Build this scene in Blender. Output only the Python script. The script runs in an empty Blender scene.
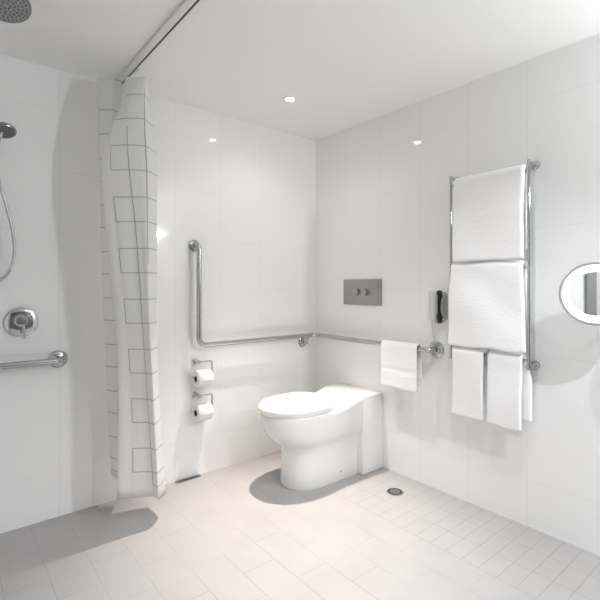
import bpy, bmesh, math, random
from mathutils import Vector, Matrix, noise
random.seed(4)
PI = math.pi
scene = bpy.context.scene
COL = scene.collection
H = 2.4

# ------------------------------------------------------------------ camera
cd = bpy.data.cameras.new('camera')
cam = bpy.data.objects.new('camera', cd)
COL.objects.link(cam)
cam.location = (-2.3509, -2.6602, 1.2441)
cam.rotation_euler = (PI/2, 0, -math.atan(363/442.0))
cd.sensor_fit = 'HORIZONTAL'; cd.sensor_width = 36.0
cd.lens = 36.0*442/600
cd.shift_y = -15/600.0
cd.clip_start = 0.02
scene.camera = cam
vs = scene.view_settings
vs.view_transform = 'Standard'; vs.look = 'None'; vs.gamma = 1; vs.use_curve_mapping = False
vs.exposure = -0.42
try:
    scene.cycles.max_bounces = 12; scene.cycles.diffuse_bounces = 7; scene.cycles.glossy_bounces = 6
    scene.cycles.caustics_reflective = False; scene.cycles.sample_clamp_indirect = 6
except Exception: pass
w = bpy.data.worlds.new('world'); scene.world = w; w.use_nodes = True
w.node_tree.nodes['Background'].inputs[0].default_value = (0.8, 0.85, 0.9, 1)
w.node_tree.nodes['Background'].inputs[1].default_value = 0.05

# ------------------------------------------------------------------ materials
def mat(name, col=(.8,.8,.8), rough=.5, metal=0., spec=.5, **kw):
    m = bpy.data.materials.new(name); m.use_nodes = True
    b = m.node_tree.nodes['Principled BSDF']
    b.inputs['Base Color'].default_value = (*col, 1)
    b.inputs['Roughness'].default_value = rough
    b.inputs['Metallic'].default_value = metal
    b.inputs['Specular IOR Level'].default_value = spec
    for k, v in kw.items():
        b.inputs[k.replace('_', ' ')].default_value = v
    return m
class NG:
    def __init__(s, m): s.t = m.node_tree; s.b = s.t.nodes['Principled BSDF']
    def new(s, t): return s.t.nodes.new(t)
    def ln(s, a, b): s.t.links.new(a, b)
    def M(s, op, a, b=None, c=None):
        n = s.new('ShaderNodeMath'); n.operation = op
        for i, v in enumerate((a, b, c)):
            if v is None: continue
            if isinstance(v, (int, float)): n.inputs[i].default_value = v
            else: s.ln(v, n.inputs[i])
        return n.outputs[0]
    def mix(s, f, a, b):
        n = s.new('ShaderNodeMix'); n.data_type = 'RGBA'
        s.ln(f, n.inputs[0])
        for i, v in ((6, a), (7, b)):
            if isinstance(v, tuple): n.inputs[i].default_value = (*v, 1)
            else: s.ln(v, n.inputs[i])
        return n.outputs[2]
    def xyz(s, kind='Object'):
        tc = s.new('ShaderNodeTexCoord'); sp = s.new('ShaderNodeSeparateXYZ')
        s.ln(tc.outputs[kind], sp.inputs[0]); return tc.outputs[kind], sp.outputs
    def noise(s, vec, scale, detail=3):
        n = s.new('ShaderNodeTexNoise'); n.inputs['Scale'].default_value = scale
        n.inputs['Detail'].default_value = detail; s.ln(vec, n.inputs['Vector']); return n.outputs[0]
    def bump(s, h, strength, dist=.001):
        n = s.new('ShaderNodeBump'); n.inputs['Strength'].default_value = strength
        n.inputs['Distance'].default_value = dist
        s.ln(h, n.inputs['Height']); s.ln(n.outputs[0], s.b.inputs['Normal'])

def grid_mask(g, u, u0, du, v, v0, dv, w, stagger=.5, alt=2):
    """1 on the grout lines of a stack of columns whose joints shift by half in every other column"""
    a = g.M('DIVIDE', g.M('SUBTRACT', u, u0), du)
    k = g.M('FLOOR', a); fu = g.M('SUBTRACT', a, k)
    par = g.M('FLOORED_MODULO', k, alt)
    bb = g.M('ADD', g.M('DIVIDE', g.M('SUBTRACT', v, v0), dv), g.M('MULTIPLY', par, stagger))
    fv = g.M('FRACT', bb)
    def edge(fr, wid):
        d = g.M('MINIMUM', fr, g.M('SUBTRACT', 1.0, fr))
        return g.M('LESS_THAN', d, wid)
    return g.M('MAXIMUM', edge(fu, w/2/du), edge(fv, w/2/dv)), k

def wall_mat(name, axis, u0, par):
    m = mat(name, (.86,.86,.86), .1, 0, .5)
    g = NG(m); vec, o = g.xyz()
    mk, k = grid_mask(g, o[axis], u0, .327, o[2], .24 + (.3235 if par else 0), .647, .0026)
    g.ln(g.mix(mk, (.87,.87,.868), (.74,.74,.74)), g.b.inputs['Base Color'])
    g.ln(g.M('MULTIPLY_ADD', mk, .5, .06), g.b.inputs['Roughness'])
    n = g.noise(vec, 2.2, 1)
    g.bump(g.M('SUBTRACT', g.M('MULTIPLY', n, 1.0), g.M('MULTIPLY', mk, .6)), .09, .002)
    return m
M_wall_back = wall_mat('back wall tile', 0, -1.842, True)
M_wall_right = wall_mat('right wall tile', 1, -1.97, False)
M_plaster = mat('ceiling paint', (.86,.86,.85), .9, 0, .2)
g = NG(M_plaster); vec, o = g.xyz(); g.bump(g.noise(vec, 160, 2), .08, .001)
M_wall_plain = mat('plain grey wall', (.72,.72,.72), .35)

M_floor = mat('floor tile', (.7,.68,.66), .5, 0, .35)
g = NG(M_floor); vec, o = g.xyz()
ms, ks = grid_mask(g, o[0], -.515, .163, o[1], -1.41, .0818, .0026, 0)
mb, kb = grid_mask(g, o[0], -.515, .163, o[1], -.87, .33, .0026, .5)
sel = g.M('GREATER_THAN', o[0], -.5165)
mk = g.M('ADD', g.M('MULTIPLY', sel, ms), g.M('MULTIPLY', g.M('SUBTRACT', 1.0, sel), mb))
n1 = g.noise(vec, 5, 4); n2 = g.noise(vec, 2.3, 2)
tile = g.mix(n1, (.425,.415,.41), (.355,.346,.342))
fade = g.M('MULTIPLY', mk, g.M('MAXIMUM', g.M('MULTIPLY', sel, g.M('MULTIPLY_ADD', n2, 1.2, .25)), g.M('MULTIPLY_ADD', n2, 2.6, -.8)))
g.ln(g.mix(g.M('MINIMUM', g.M('MAXIMUM', fade, 0.0), 1.0), tile, (.25,.24,.23)), g.b.inputs['Base Color'])
g.bump(g.M('SUBTRACT', g.M('MULTIPLY', g.noise(vec, 60, 3), .25), mk), .3, .001)

M_chrome = mat('polished chrome', (.52,.53,.54), .07, 1)
g = NG(M_chrome); vec, o = g.xyz(); g.ln(g.M('MULTIPLY_ADD', g.noise(vec, 30, 2), .06, .05), g.b.inputs['Roughness'])
M_satin = mat('satin chrome bar', (.52,.52,.52), .2, 1)
g = NG(M_satin); vec, o = g.xyz(); g.ln(g.M('MULTIPLY_ADD', g.noise(vec, 40, 2), .1, .14), g.b.inputs['Roughness'])
M_dkchrome = mat('dark chrome', (.30,.31,.31), .25, 1)
M_nozzle = mat('grey rubber nozzles', (.13,.13,.13), .6)
M_nozplate = mat('dull shower face', (.34,.35,.35), .4, .6)
g = NG(M_nozplate); vec, o = g.xyz(); g.ln(g.mix(g.noise(vec, 90, 2), (.24,.25,.25), (.42,.43,.43)), g.b.inputs['Base Color'])
M_brushed = mat('brushed steel', (.42,.42,.41), .38, 1)
g = NG(M_brushed); vec, o = g.xyz()
cx = g.new('ShaderNodeCombineXYZ'); g.ln(g.M('MULTIPLY', o[1], 8), cx.inputs[1]); g.ln(g.M('MULTIPLY', o[2], 600), cx.inputs[2])
nn = g.noise(cx.outputs[0], 1.0, 2)
g.ln(g.mix(nn, (.36,.36,.35), (.46,.46,.45)), g.b.inputs['Base Color'])
M_ceramic = mat('white ceramic', (.84,.84,.835), .1, 0, .5, Coat_Weight=.3)
M_lid = mat('white seat plastic', (.90,.90,.895), .2)
M_black = mat('black plastic', (.02,.02,.02), .3)
M_dark = mat('dark gap', (.03,.03,.03), .8)
M_grey = mat('pale grey plastic', (.6,.6,.59), .35)
M_cord = mat('grey cord', (.4,.4,.4), .5)
M_screw = mat('grey screw cap', (.4,.4,.4), .4)
M_paper = mat('tissue paper', (.86,.855,.85), .95, 0, .1)
g = NG(M_paper); vec, o = g.xyz(); g.bump(g.noise(vec, 220, 2), .25, .001)
M_card = mat('cardboard core', (.10,.09,.08), .9)
M_towel = mat('white terry', (.93,.93,.935), 1.0, 0, .05, Sheen_Weight=.25, Sheen_Roughness=.5)
g = NG(M_towel); vec, o = g.xyz()
g.bump(g.M('ADD', g.noise(vec, 330, 2), g.M('MULTIPLY', g.noise(vec, 75, 3), 1.2)), .5, .002)
M_grate = mat('grey grate metal', (.20,.205,.19), .5, .4)
M_trim = mat('white enamel', (.8,.8,.8), .3)
M_alu = mat('white powder coated rail', (.72,.72,.71), .35)
M_mirror = mat('mirror glass', (.82,.83,.83), .015, 1)
M_door = mat('added door grey', (.5,.5,.49), .45)
M_jamb = mat('added door frame dark', (.2,.2,.2), .4)
def emit(name, col, s):
    m = mat(name, (1,1,1), .5); b = m.node_tree.nodes['Principled BSDF']
    b.inputs['Emission Color'].default_value = (*col, 1); b.inputs['Emission Strength'].default_value = s
    return m
M_ring = emit('lit mirror ring', (.95,.97,1), 1.8)
M_lamp = emit('warm lamp lens', (1,.9,.78), 60)
M_shade = emit('lit opal glass', (.97,.98,1), 9)

M_curtain = mat('printed white curtain', (.84,.84,.83), .75, 0, .2)
g = NG(M_curtain)
uvn = g.new('ShaderNodeUVMap'); uvn.uv_map = 'UVMap'
sp = g.new('ShaderNodeSeparateXYZ'); g.ln(uvn.outputs[0], sp.inputs[0])
U0, V = sp.outputs[0], sp.outputs[1]
U = g.M('SUBTRACT', g.M('FLOORED_MODULO', g.M('ADD', U0, .21), .46), .21)      # pattern column, vertical line at 0
LW = .0022
def near(x, c): return g.M('LESS_THAN', g.M('ABSOLUTE', g.M('SUBTRACT', x, c)), LW)
def AND(a, b): return g.M('MULTIPLY', a, b)
def OR(a, b): return g.M('MAXIMUM', a, b)
fv = g.M('FLOORED_MODULO', g.M('SUBTRACT', V, .272), .258)
inrect = g.M('LESS_THAN', fv, .128)
inu = AND(g.M('GREATER_THAN', U, -.105-LW), g.M('LESS_THAN', U, .20))
hor = AND(inu, OR(near(fv, .128-LW), near(fv, LW)))
ver = OR(AND(near(U, -.105), inrect), AND(near(U, 0.0), AND(g.M('GREATER_THAN', V, .202), g.M('LESS_THAN', V, 2.04))))
ver2 = AND(near(U, .075), g.M('GREATER_THAN', V, 1.35))
end = AND(AND(g.M('GREATER_THAN', U, -.003), g.M('LESS_THAN', U, .20)), near(V, .204))
allm = OR(OR(hor, ver), OR(ver2, end))
allm = AND(allm, g.M('LESS_THAN', V, 2.24))
g.ln(g.mix(allm, (.9,.9,.89), (.15,.15,.15)), g.b.inputs['Base Color'])
tcv, o = g.xyz(); g.bump(g.noise(tcv, 420, 1), .12, .001)
tr = g.new('ShaderNodeBsdfTranslucent'); tr.inputs[0].default_value = (.95,.95,.94,1)
mx = g.new('ShaderNodeMixShader'); mx.inputs[0].default_value = .5
out = M_curtain.node_tree.nodes['Material Output']
g.ln(g.b.outputs[0], mx.inputs[1]); g.ln(tr.outputs[0], mx.inputs[2]); g.ln(mx.outputs[0], out.inputs[0])

# ------------------------------------------------------------------ mesh helpers
def obj(name, bm, m, parent=None, smooth=35):
    bmesh.ops.recalc_face_normals(bm, faces=bm.faces[:])
    me = bpy.data.meshes.new(name); bm.to_mesh(me); bm.free()
    if smooth:
        for p in me.polygons: p.use_smooth = True
        me.set_sharp_from_angle(angle=math.radians(smooth))
    me.materials.append(m)
    o = bpy.data.objects.new(name, me); COL.objects.link(o)
    if parent:
        o.parent = parent
        o.matrix_parent_inverse = Matrix.Translation(parent.location).inverted()
    return o
def tag(o, label, cat, group=None):
    o['label'] = label; o['category'] = cat
    if group: o['group'] = group
    return o
def thing(name, label, cat, loc, group=None):
    o = bpy.data.objects.new(name, None); o.empty_display_size = .05
    COL.objects.link(o); o.location = loc
    return tag(o, label, cat, group)
def box(bm, a, b, bev=0, seg=2):
    r = bmesh.ops.create_cube(bm, size=1); vs_ = r['verts']
    for v in vs_:
        v.co = Vector([(a[i]+b[i])/2 + v.co[i]*(b[i]-a[i]) for i in range(3)])
    if bev:
        es = list({e for v in vs_ for e in v.link_edges})
        bmesh.ops.bevel(bm, geom=es, offset=bev, segments=seg, profile=.5, affect='EDGES')
    return bm
def frame(n):
    n = Vector(n).normalized()
    a = Vector((0,0,1)) if abs(n.z) < .9 else Vector((1,0,0))
    u = a.cross(n).normalized(); return u, n.cross(u), n
def lathe(bm, c, n, prof, seg=32):
    """prof: list of (radius, height along n)"""
    u, v, n = frame(n); c = Vector(c); rings = []
    for r, h in prof:
        if r < 1e-6: rings.append([bm.verts.new(c+n*h)])
        else: rings.append([bm.verts.new(c+n*h+(u*math.cos(2*PI*i/seg)+v*math.sin(2*PI*i/seg))*r) for i in range(seg)])
    for a, b in zip(rings, rings[1:]):
        for i in range(seg):
            j = (i+1) % seg
            if len(a) == 1 and len(b) == 1: continue
            if len(a) == 1: bm.faces.new((a[0], b[i], b[j]))
            elif len(b) == 1: bm.faces.new((a[i], a[j], b[0]))
            else: bm.faces.new((a[i], a[j], b[j], b[i]))
    if len(rings[0]) > 1: bm.faces.new(rings[0])
    if len(rings[-1]) > 1: bm.faces.new(rings[-1])
    return bm
def fillet(pts, r, n=8):
    P = [Vector(p) for p in pts]; out = [P[0]]
    for a, b, c in zip(P, P[1:], P[2:]):
        d1 = (a-b).normalized(); d2 = (c-b).normalized()
        ang = d1.angle(d2)
        if ang > 3.1: out.append(b); continue
        t = min(r/math.tan(ang/2), .49*(a-b).length, .49*(c-b).length); rr = t*math.tan(ang/2)
        ctr = b + (d1+d2).normalized()*(rr/math.sin(ang/2))
        s = b+d1*t-ctr; e = b+d2*t-ctr
        om = s.angle(e)
        for i in range(n+1):
            out.append(ctr + (s*math.sin(om*(1-i/n)) + e*math.sin(om*i/n))/math.sin(om))
    out.append(P[-1]); return out
def tube(bm, pts, r, seg=14, radii=None):
    P = [Vector(p) for p in pts]; rings = []; u = None
    for i, p in enumerate(P):
        t = (P[min(i+1, len(P)-1)] - P[max(i-1, 0)]).normalized()
        if u is None: u = frame(t)[0]
        u = (u - t*u.dot(t)).normalized(); v = t.cross(u)
        rr = radii[i] if radii else r
        rings.append([bm.verts.new(p+(u*math.cos(2*PI*k/seg)+v*math.sin(2*PI*k/seg))*rr) for k in range(seg)])
    for a, b in zip(rings, rings[1:]):
        for k in range(seg): bm.faces.new((a[k], a[(k+1)%seg], b[(k+1)%seg], b[k]))
    bm.faces.new(rings[0]); bm.faces.new(rings[-1]); return bm
def loft(bm, rings, cap=True):
    R = [[bm.verts.new(p) for p in r] for r in rings]; n = len(R[0])
    for a, b in zip(R, R[1:]):
        for k in range(n): bm.faces.new((a[k], a[(k+1)%n], b[(k+1)%n], b[k]))
    if cap: bm.faces.new(R[0]); bm.faces.new(R[-1])
    return bm
def catmull(p, n, T=.5):
    """p: list of vectors; returns a smooth resampling with n points per span (T = tension, .5 is Catmull-Rom)"""
    q = [2*p[0]-p[1]] + list(p) + [2*p[-1]-p[-2]]; out = []
    for i in range(1, len(q)-2):
        a, b, c, d = q[i-1:i+3]; m0 = (c-a)*T; m1 = (d-b)*T
        for k in range(n):
            t = k/n; t2 = t*t; t3 = t2*t
            out.append(b*(2*t3-3*t2+1) + m0*(t3-2*t2+t) + c*(3*t2-2*t3) + m1*(t3-t2))
    out.append(p[-1]); return out
B = bmesh.new

# ------------------------------------------------------------------ the room
XL, YN = -2.95, -3.9
def struct(name, a, b, m):
    o = obj(name, box(B(), a, b), m, smooth=0); o['kind'] = 'structure'; return o
struct('floor', (XL-.1, YN-.1, -.1), (.1, .1, 0), M_floor)
struct('ceiling', (XL-.1, YN-.1, H), (.1, .1, H+.1), M_plaster)
struct('wall_back', (XL-.1, 0, 0), (.1, .1, H), M_wall_back)
struct('wall_right', (0, YN-.1, 0), (.1, 0, H), M_wall_right)
struct('wall_left', (XL-.1, YN-.1, 0), (XL, 0, H), M_wall_plain)
struct('wall_near', (XL, YN-.1, 0), (0, YN, H), mat('dark grey wall', (.13,.13,.13), .4))
dr = struct('added_door_1', (XL, -3.62, 0), (XL+.03, -2.80, 2.05), M_door)  # made-up door, there only to be reflected in the shaving mirror
jb = B()
box(jb, (XL, -2.80, 0), (XL+.05, -2.72, 2.12)); box(jb, (XL, -3.70, 0), (XL+.05, -3.62, 2.12)); box(jb, (XL, -3.62, 2.05), (XL+.05, -2.80, 2.12))
obj('added_door_frame', jb, M_jamb, dr, 0)  # invented frame, placed to give the mirror reflection its dark band
hb = B(); tube(hb, fillet([(XL+.03,-2.90,1.0),(XL+.08,-2.90,1.0),(XL+.08,-3.03,1.0)], .015), .009); obj('added_door_handle', hb, M_chrome, dr)

# ------------------------------------------------------------------ toilet
TC = -.50
def outline(xf, xb, hw, z, a=.27, e=2.25, n=26):
    """plan of a pan: straight sides from the back xb, superellipse nose reaching xf"""
    pts = [Vector((xb, TC-hw, z))]
    xc = xf+a
    for i in range(6): pts.append(Vector((xb+(xc-xb)*(i+1)/7, TC-hw, z)))
    for i in range(n+1):
        t = -PI/2 + PI*i/n
        c, s = math.cos(t), math.sin(t)
        pts.append(Vector((xc-a*abs(c)**(2/e), TC+hw*math.copysign(abs(s)**(2/e), s), z)))
    for i in range(6): pts.append(Vector((xc+(xb-xc)*(i+1)/7, TC+hw, z)))
    pts.append(Vector((xb, TC+hw, z)))
    return pts
toilet = thing('toilet', 'white back-to-wall toilet with closed lid under the steel flush plate', 'toilet', (-.45, TC, 0))
XB = -.205
prof = [(0,-.695,.143,.19),(.012,-.70,.146,.19),(.12,-.693,.142,.19),(.2,-.692,.142,.19),(.235,-.70,.145,.2),(.262,-.725,.155,.21),
        (.285,-.758,.168,.225),(.315,-.79,.179,.24),(.35,-.815,.186,.255),(.39,-.832,.19,.26),(.43,-.842,.192,.265),(.452,-.844,.192,.265),(.461,-.838,.187,.262),(.464,-.825,.176,.255)]
bm = loft(B(), [outline(xf, XB, hw, z, a) for z, xf, hw, a in prof])
obj('pan', bm, M_ceramic, toilet, 50)
# the cistern box behind the pan: rises a little above the rim, its front edge sloping down to the pan
bm = B()
P0 = [(-.205,0),(0,0),(0,.515),(-.195,.509)]
box(bm, (-.203, TC-.192, 0), (-.001, TC+.192, .513), .008, 3)
obj('cistern_box', bm, M_ceramic, toilet)
# sloping saddle between seat and box
bm = B(); rings = []
for x, z in ((-.43,.455),(-.40,.464),(-.34,.474),(-.27,.492),(-.20,.509)):
    hw = .1922; r = .016; ring = [Vector((x, TC-hw, .42))]
    for i in range(6):
        t = PI - PI/2*i/5; ring.append(Vector((x, TC-hw+r+r*math.cos(t), z-r+r*math.sin(t))))
    for i in range(6):
        t = PI/2 - PI/2*i/5; ring.append(Vector((x, TC+hw-r+r*math.cos(t), z-r+r*math.sin(t))))
    ring.append(Vector((x, TC+hw, .42))); rings.append(ring)
loft(bm, rings); obj('rear_deck', bm, M_ceramic, toilet, 50)
def lidring(s, z, xf=-.860, xb=-.372, hw=.197, n=56):
    xc = (xf+xb)/2 + .02; pts = []
    for i in range(n):
        t = 2*PI*i/n; c, sn = math.cos(t), math.sin(t)
        e = 2.15 if c < 0 else 2.7
        a = (xc-xf) if c < 0 else (xb-xc)
        pts.append(Vector((xc+s*a*math.copysign(abs(c)**(2/e), c), TC+s*hw*math.copysign(abs(sn)**(2/e), sn), z)))
    return pts
bm = loft(B(), [lidring(.93,.4645), lidring(.945,.468), lidring(.945,.476), lidring(.93,.480)])
obj('seat', bm, M_lid, toilet, 50)
bm = loft(B(), [lidring(.95,.4815), lidring(.99,.4825), lidring(1.0,.490), lidring(.998,.502), lidring(.975,.513), lidring(.91,.522), lidring(.72,.530), lidring(.47,.534), lidring(.2,.535), lidring(.03,.535)])
obj('lid', bm, M_lid, toilet, 50)
for dy in (-.075, .075):
    bm = B(); tube(bm, [(-.36, TC+dy-.022, .489), (-.36, TC+dy+.022, .489)], .012); obj('hinge', bm, M_lid, toilet)
obj('fixing_cap', lathe(B(), (-.36, TC-.142, .055), (0,-1,0), [(.007,0),(.007,.003),(.004,.005),(0,.005)], 12), M_screw, toilet)

# flush plate
fp = thing('flush_plate', 'brushed steel dual flush plate with two round buttons above the toilet', 'flush plate', (0, -.4985, 1.1))
obj('plate', box(B(), (-.007, -.681, 1.101), (-.0005, -.316, 1.284), .002), M_brushed, fp)
for y, r in ((-.455, .027), (-.535, .027)):
    obj('button', lathe(B(), (-.006, y, 1.193), (-1,0,0), [(r,0),(r,.019),(r*.93,.023),(r*.6,.0225),(0,.022)], 28), M_brushed, fp)

# ------------------------------------------------------------------ grab bars
def flange(parent, c, n, r=.04, name='flange'):
    return obj(name, lathe(B(), c, n, [(r,.0005),(r,.006),(r*.9,.011),(r*.62,.014),(r*.55,.02),(r*.42,.022),(r*.42,.022)], 32), M_chrome, parent)
S = .07
gb = thing('grab_bar', 'long chrome grab bar wrapping the corner behind the toilet with an upright leg', 'grab bar', (-1.06, -.04, .855))
path = fillet([(-1.058,-.012,1.498),(-1.058,-S,1.498),(-1.058,-S,.857),(-S,-S,.857),(-S,-1.111,.852),(-.012,-1.111,.852)], .05, 10)
obj('bar', tube(B(), path, .0165, 18), M_satin, gb)
flange(gb, (-1.058,0,1.498), (0,-1,0)); flange(gb, (0,-1.111,.852), (-1,0,0), .050); flange(gb, (-.146,0,.797), (0,-1,0), .038)
obj('bracket', tube(B(), fillet([(-.146,-.012,.797),(-.146,-S+.004,.800),(-.146,-S,.842)], .02), .011), M_chrome, gb)
gs = thing('grab_bar', 'straight chrome grab bar in the shower below the mixer valve', 'grab bar', (-1.849, -.04, .847))
obj('bar', tube(B(), fillet([(-1.849,-.012,.847),(-1.849,-S,.847),(-2.75,-S,.847),(-2.75,-.012,.847)], .035, 10), .0165, 18), M_satin, gs)
flange(gs, (-1.849,0,.847), (0,-1,0), .046); flange(gs, (-2.75,0,.847), (0,-1,0), .046)

# ------------------------------------------------------------------ toilet rolls
def roll_set(z, xr, lab_h, lab_r, flap):
    h = thing('toilet_roll_holder', lab_h, 'toilet roll holder', (-1.055, -.02, z+.11), 'toilet roll holders')
    zz = z+.105; y = -.062
    obj('wall_post', lathe(B(), (-1.055, 0, zz), (0,-1,0), [(.018,.0005),(.018,.006),(.012,.011),(.012,.05),(.013,.068),(0,.069)], 24), M_satin, h)
    obj('arm', tube(B(), fillet([(-1.055,y,zz),(xr+.066,y,zz),(xr+.066,y,z+.013),(xr-.072,y,z+.013)], .012, 6), .0055, 10), M_satin, h)
    r = thing('toilet_roll', lab_r, 'toilet roll', (xr, y, z-.05), 'toilet rolls')
    bm = B(); Ro, Ri, L = .053, .020, .1
    lathe(bm, (xr-L/2, y, z), (1,0,0), [(Ri,0),(Ri+.003,0),(Ro-.003,.0005),(Ro,.004),(Ro,L-.004),(Ro-.003,L-.0005),(Ri+.003,L),(Ri,L)], 44)
    for f in [f for f in bm.faces if len(f.verts) > 10]: bm.faces.remove(f)
    obj('paper', bm, M_paper, r)
    bm = B(); lathe(bm, (xr-L/2, y, z), (1,0,0), [(Ri,.001),(Ri,L-.001),(Ri-.0015,L-.001),(Ri-.0015,.001)], 30)
    for f in [f for f in bm.faces if len(f.verts) > 10]: bm.faces.remove(f)
    obj('core', bm, M_card, r)
    # loose end hanging at the front
    bm = B(); g0 = []
    for i in range(10):
        t = 1.2 - i*.17
        if t > 0: p = (y-(Ro+.0012)*math.cos(t), z+(Ro+.0012)*math.sin(t))
        else: p = (y-Ro-.0012, z-(i-7)*flap/3)
        g0.append([bm.verts.new((xr+sx*(L/2-.001), p[0], p[1])) for sx in (-1,1)])
    for a, b in zip(g0, g0[1:]): bm.faces.new((a[0],a[1],b[1],b[0]))
    e = obj('loose_end', bm, M_paper, r); sm = e.modifiers.new('s','SOLIDIFY'); sm.thickness = .0008
roll_set(.645, -1.028, 'upper chrome toilet roll holder just under the grab bar', 'upper white toilet roll on its holder under the grab bar', .02)
roll_set(.428, -1.028, 'lower chrome toilet roll holder below another holder', 'lower white toilet roll beneath the other roll', .012)

# ------------------------------------------------------------------ shower fittings
mv = thing('shower_mixer_valve', 'round chrome shower mixer valve with lever above the shower grab bar', 'shower valve', (-2.018, 0, 1.054))
c = (-2.018, 0, 1.054)
obj('escutcheon', lathe(B(), c, (0,-1,0), [(.076,.0005),(.076,.005),(.073,.010),(.062,.014),(.036,.017),(0,.017)], 48), M_chrome, mv)
obj('knob', lathe(B(), (-2.022,-.016,1.062), (0,-1,0), [(.031,0),(.031,.018),(.029,.032),(.022,.040),(0,.043)], 36), M_chrome, mv)
obj('lever', tube(B(), fillet([(-2.016,-.047,1.050),(-2.014,-.062,1.030),(-2.012,-.066,.974)], .02), .0075, 12), M_chrome, mv)

rl = thing('shower_slide_rail', 'chrome shower slide rail at the left edge holding the hand shower', 'slide rail', (-2.19, -.05, 1.2))
obj('rail', tube(B(), [(-2.19,-.055,1.16),(-2.19,-.055,2.12)], .0095), M_chrome, rl)
for z in (1.18, 2.10):
    obj('wall_mount', lathe(B(), (-2.19,0,z), (0,-1,0), [(.02,.0005),(.02,.008),(.011,.014),(.011,.046)], 20), M_chrome, rl)
obj('slider', box(B(), (-2.21,-.08,1.885), (-2.17,-.035,1.935), .006), M_trim, rl)
obj('cradle', lathe(B(), (-2.135,-.09,1.895), (.18,-.1,1), [(.0165,0),(.0165,.028),(.0150,.028),(.0150,0)], 20), M_trim, rl)
obj('cradle_arm', tube(B(), [(-2.18,-.065,1.908),(-2.152,-.081,1.908)], .008), M_trim, rl)
hs = thing('hand_shower', 'dark chrome hand shower with a looping metal hose at the left edge', 'hand shower', (-2.12, -.1, 1.9))
hp = [(-2.138,-.088,1.870),(-2.132,-.092,1.905),(-2.125,-.10,1.94),(-2.118,-.112,1.96),(-2.112,-.126,1.98)]
obj('handle', tube(B(), catmull([Vector(p) for p in hp], 5), .011, 14, None), M_chrome, hs)
nd = Vector((.05,-.35,-1)).normalized(); hc = Vector((-2.106,-.125,1.986))
obj('head', lathe(B(), hc, nd, [(0,-.026),(.020,-.025),(.038,-.018),(.052,-.004),(.055,.006),(.052,.012),(.046,.0125),(0,.0125)], 40), M_dkchrome, hs)
obj('spray_face', lathe(B(), hc+nd*.0126, nd, [(.046,0),(.046,.002),(.03,.004),(0,.004)], 32), M_nozzle, hs)
hose = [Vector(p) for p in ((-2.138,-.088,1.868),(-2.137,-.09,1.84),(-2.118,-.09,1.74),(-2.083,-.085,1.60),(-2.062,-.08,1.50),(-2.056,-.075,1.40),(-2.075,-.07,1.315),(-2.11,-.06,1.268),(-2.15,-.04,1.245),(-2.168,-.02,1.255),(-2.17,-.004,1.28))]
hq = catmull(hose, 18)
obj('hose', tube(B(), hq, .0072, 10, [.0072+(.0007 if i % 2 else -.0003) for i in range(len(hq))]), M_chrome, hs)

rh = thing('rain_shower_head', 'dull chrome overhead rain shower at the top left corner', 'rain shower', (-2.16, -.70, 2.3))
rc = Vector((-2.152, -.685, 2.298)); rn = Vector((.02,-.36,-1)).normalized()
obj('dish', lathe(B(), rc, rn, [(0,-.03),(.03,-.03),(.06,-.018),(.080,-.004),(.083,.004),(.081,.009),(.077,.0095),(0,.0095)], 48), M_dkchrome, rh)
obj('spray_plate', lathe(B(), rc+rn*.0097, rn, [(.076,.0005),(.075,.002),(0,.002)], 48), M_nozplate, rh)
bm = B(); u, v, n = frame(rn)
for k, (r, cnt) in enumerate(((.066,28),(.053,22),(.040,16),(.027,11),(.013,6))):
    for i in range(cnt):
        a = 2*PI*i/cnt+k*.2
        lathe(bm, rc+rn*.0115+(u*math.cos(a)+v*math.sin(a))*r, rn, [(.0032,0),(.0026,.003),(0,.003)], 8)
obj('nozzles', bm, M_nozzle, rh)
obj('drop_pipe', tube(B(), fillet([rc-rn*.028, rc-rn*.045, (rc.x, rc.y+.02, 2.39)], .02), .011), M_chrome, rh)
obj('ceiling_rose', lathe(B(), (rc.x, rc.y+.02, H), (0,0,-1), [(.03,.0005),(.03,.005),(.018,.009),(0,.009)], 28), M_chrome, rh)

# ------------------------------------------------------------------ shower curtain and its rail
cr = thing('curtain_rail', 'slim ceiling-mounted shower curtain rail running toward the camera', 'curtain rail', (-1.555, -1.4, H))
bm = B(); box(bm, (-1.578,-2.8,2.384), (-1.545,-.004,2.3995), .002); obj('track', bm, M_alu, cr)
bm = B(); box(bm, (-1.5445,-2.8,2.383), (-1.5375,-.004,2.3995), .001); obj('glide_channel', bm, mat('dark anodised channel', (.06,.06,.06), .35, .6), cr)

CAMX, CAMY, CAMZ = -2.3509, -2.6602, 1.2441
dV = Vector((.63466, .77279)); rV = Vector((.77279, -.63467))
def atx(px, y):                       # x of the sight line through pixel column px where it meets depth y (used once to read the fold plan off the photo)
    d = dV*442 + rV*(px-300); t = (y-CAMY)/d.y
    return CAMX + t*d.x
ZR = [2.365, 2.2, 2.03, 1.83, 1.5, 1.0, .6, .14]
Y = dict(a=-.05, b=-.12, c=-.10, d=-.29, d2=-.34, e=-.40, f=-.44, g=-.36, h=-.22)
KN = [  # fold: u on the cloth, depth key, column at each height
 (-.38,'a',[ 97, 98, 99,100,101,104,107,111]),
 (-.28,'b',[113,113,113,113,113,114,115,119]),
 (-.24,'c',[123,122,121,120,119,122,125,127]),
 (-.175,'d',[126,122,110,101,106,116,118,117]),
 (-.105,'d2',[129,124,113,111,117.5,127,132,133]),
 (0.0,'e',[137,130,127,129,136,143,148,154]),
 (.072,'f',[145,144,144,146,147,150,154,159]),
 (.135,'g',[147,150,155,157,157,157,160,166]),
 (.25,'h',[140,141,144,146,147,147,150,156]),
]
YTOP = dict(a=-.13, b=-.15, c=-.14)
ZTOP = dict(a=2.358, b=2.366, c=2.36, d=2.33, d2=2.318, e=2.30, f=2.295, g=2.315, h=2.315)
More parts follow.
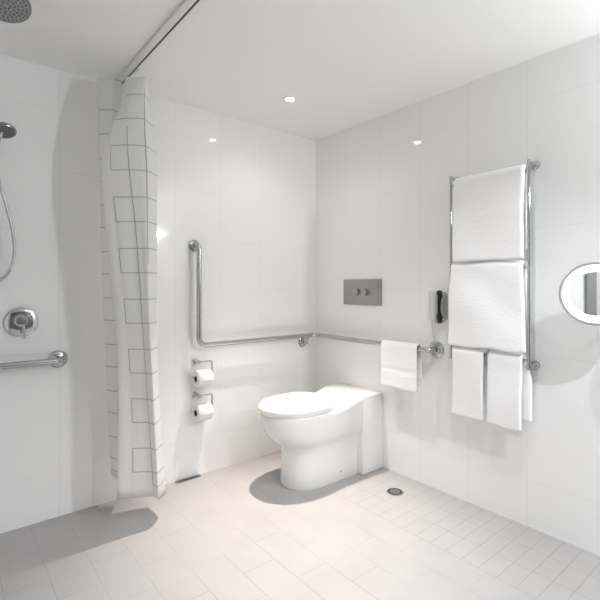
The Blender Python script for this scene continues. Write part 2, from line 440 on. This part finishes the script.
ZBOT = dict(a=.172, b=.16, c=.15, d=.141, d2=.140, e=.144, f=.140, g=.119, h=.125)
rows = []
for zi, z in enumerate(ZR):
    row = []
    for u, k, c in KN:
        y = YTOP.get(k, Y[k]) if zi == 0 else (.5*(YTOP.get(k, Y[k])+Y[k]) if zi == 1 else Y[k])
        row.append(Vector((atx(c[zi], y), y, ZBOT[k] if zi == len(ZR)-1 else ZTOP[k] if zi == 0 else z)))
    rows.append(row)
NS = 7
us = catmull([Vector((k[0],0,0)) for k in KN], NS, .2)
dense = [catmull(r, NS, .2) for r in rows]
cols = []
for i in range(len(dense[0])):
    cols.append(catmull([r[i] for r in dense], 9))
bm = B(); uvl = bm.loops.layers.uv.new('UVMap')
vg = [[bm.verts.new(p + Vector((0,.006*noise.noise(Vector((i*.35, p.z*2.2, 3))),0))) for p in col] for i, col in enumerate(cols)]
for i in range(len(vg)-1):
    for j in range(len(vg[0])-1):
        f = bm.faces.new((vg[i][j], vg[i+1][j], vg[i+1][j+1], vg[i][j+1]))
        for lp, (a, b) in zip(f.loops, ((i,j),(i+1,j),(i+1,j+1),(i,j+1))):
            lp[uvl].uv = (us[a].x, vg[a][b].co.z)
sc_ = thing('shower_curtain', 'white shower curtain printed with grey rectangles gathered against the back wall', 'shower curtain', (-1.55,-.12,0))
cu = obj('cloth', bm, M_curtain, sc_, 0)
for p in cu.data.polygons: p.use_smooth = True
sm = cu.modifiers.new('thick','SOLIDIFY'); sm.thickness = .0016
for y, tx, tz in ((-.14,-1.598,2.362), (-.34,-1.581,2.31)):
    obj('hook', tube(B(), fillet([(-1.541,y,2.384),(-1.541,y,2.372),(tx,y+.004,tz+.012),(tx,y+.004,tz-.004)], .006, 4), .002, 8), M_screw, sc_)

# ------------------------------------------------------------------ towels
cloud = bpy.data.textures.new('terry', 'CLOUDS'); cloud.noise_scale = .008; cloud.noise_depth = 2
def towel(name, label, y0, y1, bar, rbar, t, zf, zb, group, wob=.004, seed=0, band=None, taper=0, ext=0):
    """a folded towel hung over a bar that runs along y at (bar x, bar z); front faces -x"""
    bx, bz = bar; r = rbar+.001+t/2
    path = []
    nb = max(4, int((bz-zb)/.018)); nf = max(4, int((bz-zf)/.018))
    for i in range(nb): path.append((bx+r, zb+(bz-zb)*i/nb, 1))
    for i in range(13):
        a = PI*i/12; path.append((bx+r*math.cos(a), bz+r*math.sin(a), 1-i/6))
    for i in range(1, nf+1): path.append((bx-r, bz-(bz-zf)*i/nf, -1))
    nw = max(6, int(abs(y1-y0)/.018)); bm = B(); G = []
    for (x, z, side) in path:
        row = []; dep = max(0, bz-z)
        for j in range(nw+1):
            s = j/nw; y = y0+(y1-y0)*s
            q = Vector((y*5+seed, z*4, side*3.1+seed))
            ox = wob*noise.noise(q)*min(1, dep/.08)*1.3
            if side < 0: ox -= abs(wob)*.5*min(1, dep/.2)
            if band and side < 0 and abs(z-band) < .012: ox += .005
            oz = .008*noise.noise(Vector((y*9, seed, side)))*min(1, dep/.1)
            yy = y + (s-.5)*(-taper)*dep + .004*noise.noise(Vector((z*6, s*2, seed)))
            if side > 0: yy += ext*(s if ext < 0 else 1)*min(1, dep/.1)
            row.append(bm.verts.new((x+ox, yy, z+oz)))
        G.append(row)
    for a, b in zip(G, G[1:]):
        for j in range(nw): bm.faces.new((a[j], a[j+1], b[j+1], b[j]))
    o = obj(name, bm, M_towel, None, 0); tag(o, label, 'towel', group)
    for p in o.data.polygons: p.use_smooth = True
    m = o.modifiers.new('thick','SOLIDIFY'); m.thickness = t-.0025; m.offset = 0
    m = o.modifiers.new('round','SUBSURF'); m.levels = 2; m.render_levels = 2
    m = o.modifiers.new('pile','DISPLACE'); m.texture = cloud; m.strength = .0022; m.mid_level = .5; m.texture_coords = 'GLOBAL'
    return o
RX = -.08
rail = thing('towel_rail', 'tall chrome wall-mounted towel rail holding stacked white towels', 'towel rail', (0, -1.48, .8))
for y in (-1.255, -1.685):
    obj('upright', tube(B(), [(RX,y,.822),(RX,y,1.868)], .0072, 14), M_chrome, rail)
    for z in (.838, 1.852):
        bm = B()
        lathe(bm, (0,y,z), (-1,0,0), [(.021,.0005),(.021,.012),(.012,.016),(.010,.07),(.010,.074)], 24)
        obj('bracket', bm, M_chrome, rail)
RUNG = (1.808, 1.335, .868)
for z in RUNG:
    obj('rung', tube(B(), [(RX,-1.255,z),(RX,-1.685,z)], .007, 12), M_satin, rail)
towel('bath_towel', 'white bath towel on the top bar of the chrome towel rail', -1.290, -1.675, (RX,RUNG[0]), .007, .033, 1.373, 1.42, 'bath towels on the rail', .011, 1)
towel('bath_towel', 'white bath towel on the middle bar of the chrome towel rail', -1.270, -1.668, (RX,RUNG[1]), .007, .030, .906, 1.09, 'bath towels on the rail', .012, 2, taper=.07)
towel('hand_towel', 'white hand towel on the bottom bar, nearer the telephone', -1.276, -1.462, (RX,RUNG[2]), .007, .026, .520, .56, 'hand towels on the bottom bar', .009, 3)
towel('hand_towel', 'white hand towel on the bottom bar, nearer the lit mirror', -1.484, -1.664, (RX,RUNG[2]), .007, .026, .515, .56, 'hand towels on the bottom bar', .010, 4, ext=-.03)
ht = towel('hand_towel', 'folded white hand towel draped over the grab bar beside the toilet', -.752, -1.034, (-S,.854), .0165, .013, .588, .66, None, .003, 7, band=.695)
ht['group'] = 'hand towel on the grab bar'; del ht['group']

# ------------------------------------------------------------------ wall telephone
ph = thing('wall_telephone', 'small wall telephone with dark handset and coiled cord beside the towel rail', 'telephone', (0,-1.115,1.0))
obj('base', box(B(), (-.052,-1.138,1.03), (-.0005,-1.082,1.208), .012, 4), M_grey, ph)
hx = -.046; hy = -1.157
bm = B(); rings = []
for z, dx, hw, hd in ((1.020,0,.012,.010),(1.026,.004,.017,.017),(1.055,.004,.018,.018),(1.075,-.004,.015,.012),(1.115,-.010,.014,.011),(1.155,-.004,.015,.012),(1.175,.004,.018,.018),(1.206,.004,.017,.017),(1.212,0,.012,.010)):
    rings.append([Vector((hx+dx+hd*math.copysign(abs(math.cos(a))**.7,math.cos(a)), hy+.75*hw*math.copysign(abs(math.sin(a))**.7,math.sin(a)), z)) for a in [2*PI*k/20 for k in range(20)]])
loft(bm, rings); hd = obj('handset', bm, M_black, ph, 60); hd['label'] = 'black handset'
st = obj('handset_trim', box(B(), (-.072,hy-.003,1.075), (-.058,hy+.006,1.185), .003), M_satin, ph)
bm = B(); pts = []
for i in range(15*14+1):
    a = 2*PI*i/14; z = 1.195 - .15*i/(15*14)
    pts.append((-.034+.011*math.cos(a), -1.189+.013*math.sin(a), z))
pts = [(-.040,-1.170,1.204)] + pts + [(-.03,-1.18,1.03),(-.03,-1.15,1.012),(-.025,-1.12,1.018),(-.025,-1.115,1.034)]
tube(bm, pts, .0032, 6); obj('coiled_cord', bm, M_cord, ph)
bm = B(); tube(bm, catmull([Vector(p) for p in ((-.012,-1.085,1.03),(-.010,-1.082,.99),(-.008,-1.09,.94),(-.006,-1.105,.90))], 6), .0025, 6); obj('line_cord', bm, M_grey, ph)

# ------------------------------------------------------------------ shaving mirror
mc = Vector((-.22,-2.016,1.207)); mn = Vector((-2.13,-.63,0.03)).normalized()
sm_ = thing('shaving_mirror', 'round magnifying mirror with glowing white ring on the right wall', 'mirror', mc)
obj('rim', lathe(B(), mc, mn, [(.10,-.024),(.124,-.020),(.1335,-.008),(.1335,.006),(.130,.009),(.1235,.009),(.1235,.004),(0,.004)], 72), M_satin, sm_)
bm = B(); lathe(bm, mc, mn, [(.123,.0045),(.121,.008),(.094,.0085),(.092,.0045)], 72)
for f in [f for f in bm.faces if len(f.verts) > 10]: bm.faces.remove(f)
obj('light_ring', bm, M_ring, sm_)
obj('mirror_glass', lathe(B(), mc, mn, [(.0918,.0045),(.0918,.006),(0,.006)], 64), M_mirror, sm_)
wp = Vector((0,-2.20,1.207))
obj('wall_plate', lathe(B(), wp, (-1,0,0), [(.045,.0005),(.045,.008),(.04,.012),(.016,.016),(.016,.03),(0,.03)], 32), M_chrome, sm_)
obj('arm', tube(B(), fillet([wp+Vector((-.025,0,0)), wp+Vector((-.10,0,0)), mc-mn*.06, mc-mn*.02], .03), .009), M_chrome, sm_)

# ------------------------------------------------------------------ floor fittings
fd = thing('floor_drain', 'round chrome floor drain on the tiles beside the toilet', 'floor drain', (-.224,-.97,0))
bm = B(); lathe(bm, (-.224,-.97,0), (0,0,1), [(.050,.0003),(.050,.003),(.046,.004),(.043,.003),(.043,.0012)], 40); obj('ring', bm, M_chrome, fd)
obj('well', lathe(B(), (-.224,-.97,.0012), (0,0,1), [(.0428,0),(.0428,.0008),(0,.0008)], 36), M_dark, fd)
bm = B()
for i in range(7):
    x = -.024+.008*i; h = math.sqrt(max(.0001, .029**2-x*x))
    box(bm, (-.224+x-.0025,-.97-h,.0022), (-.224+x+.0025,-.97+h,.0042))
lathe(bm, (-.224,-.97,.0022), (0,0,1), [(.031,0),(.031,.002),(.027,.002),(.027,0)], 32)
obj('grille', bm, M_satin, fd)
fg = thing('floor_grate', 'narrow dark grate at the foot of the back wall near the curtain', 'floor grate', (-1.108,-.016,0))
bm = B(); box(bm, (-1.192,-.034,.0003), (-1.024,-.003,.004), .001); obj('frame', bm, M_grate, fg)
bm = B()
for i in range(15): box(bm, (-1.184+.0108*i,-.030,.0042), (-1.179+.0108*i,-.007,.006))
obj('bars', bm, M_grate, fg)

# ------------------------------------------------------------------ lamps
def downlight(name, label, x, y, watts, col, angle, group=None, blend=.4, spill=0, aim=None):
    t = thing(name, label, 'downlight', (x,y,H), group)
    bm = B(); lathe(bm, (x,y,H), (0,0,-1), [(.044,.0003),(.043,.004),(.034,.006),(.026,.003),(.026,.0005)], 36); obj('trim_ring', bm, M_trim, t)
    obj('lens', lathe(B(), (x,y,H), (0,0,-1), [(.0255,.001),(.0255,.002),(0,.003)], 24), M_lamp, t)
    l = bpy.data.lights.new('downlight_beam', 'SPOT'); l.energy = watts; l.color = col
    l.spot_size = math.radians(angle); l.spot_blend = blend; l.shadow_soft_size = .025
    o = bpy.data.objects.new('downlight_beam', l); COL.objects.link(o); o.location = (x,y,H-.03)
    if aim: o.rotation_euler = (Vector(aim)-o.location).to_track_quat('-Z','Y').to_euler()
    if spill:
        l = bpy.data.lights.new('downlight_spill', 'SPOT'); l.energy = spill; l.color = (1,.95,.9)
        l.spot_size = math.radians(150); l.spot_blend = .9; l.shadow_soft_size = .025
        o = bpy.data.objects.new('downlight_spill', l); COL.objects.link(o); o.location = (x,y,H-.03)
    return o
downlight('downlight', 'small glowing ceiling downlight above the toilet', -.656, -.498, 430, (1,.88,.78), 58, None, 1.0, 9, (-.90,-.80,0))
downlight('downlight', 'small ceiling downlight between the wall light and the added grey door', -1.15, -2.95, 100, (.95,.975,1), 130, None, .5)
downlight('downlight', 'added ceiling fill lamp in front of the towel rail', -.85, -1.80, 40, (.98,.99,1), 110, None, .7)  # added fill, no known fixture; brightens towel and curtain fronts
downlight('downlight', 'added ceiling fill lamp near the camera', -2.25, -2.95, 150, (.96,.98,1), 120, None, .8)  # made-up lamp behind the view, lifts the curtain and towels from the front
wl = thing('wall_light', 'opal glass wall light on the right wall beyond the lit mirror', 'wall light', (0,-3.0,1.9))
obj('back_plate', box(B(), (-.02,-3.2,1.86), (-.0005,-2.8,1.94), .004), M_chrome, wl)
bm = B(); tube(bm, [(-.06,-3.17,1.9),(-.06,-2.83,1.9)], .035, 24); obj('lamp_shade', bm, M_shade, wl)
for y in (-3.12,-2.88):
    bm = B(); tube(bm, [(-.02,y,1.9),(-.03,y,1.9)], .008); obj('stem', bm, M_chrome, wl)
pl = bpy.data.lights.new('wall_lamp', 'POINT'); pl.energy = 68; pl.color = (.95,.975,1); pl.shadow_soft_size = .05
po = bpy.data.objects.new('wall_lamp', pl); COL.objects.link(po); po.location = (-.16,-3.0,1.9)
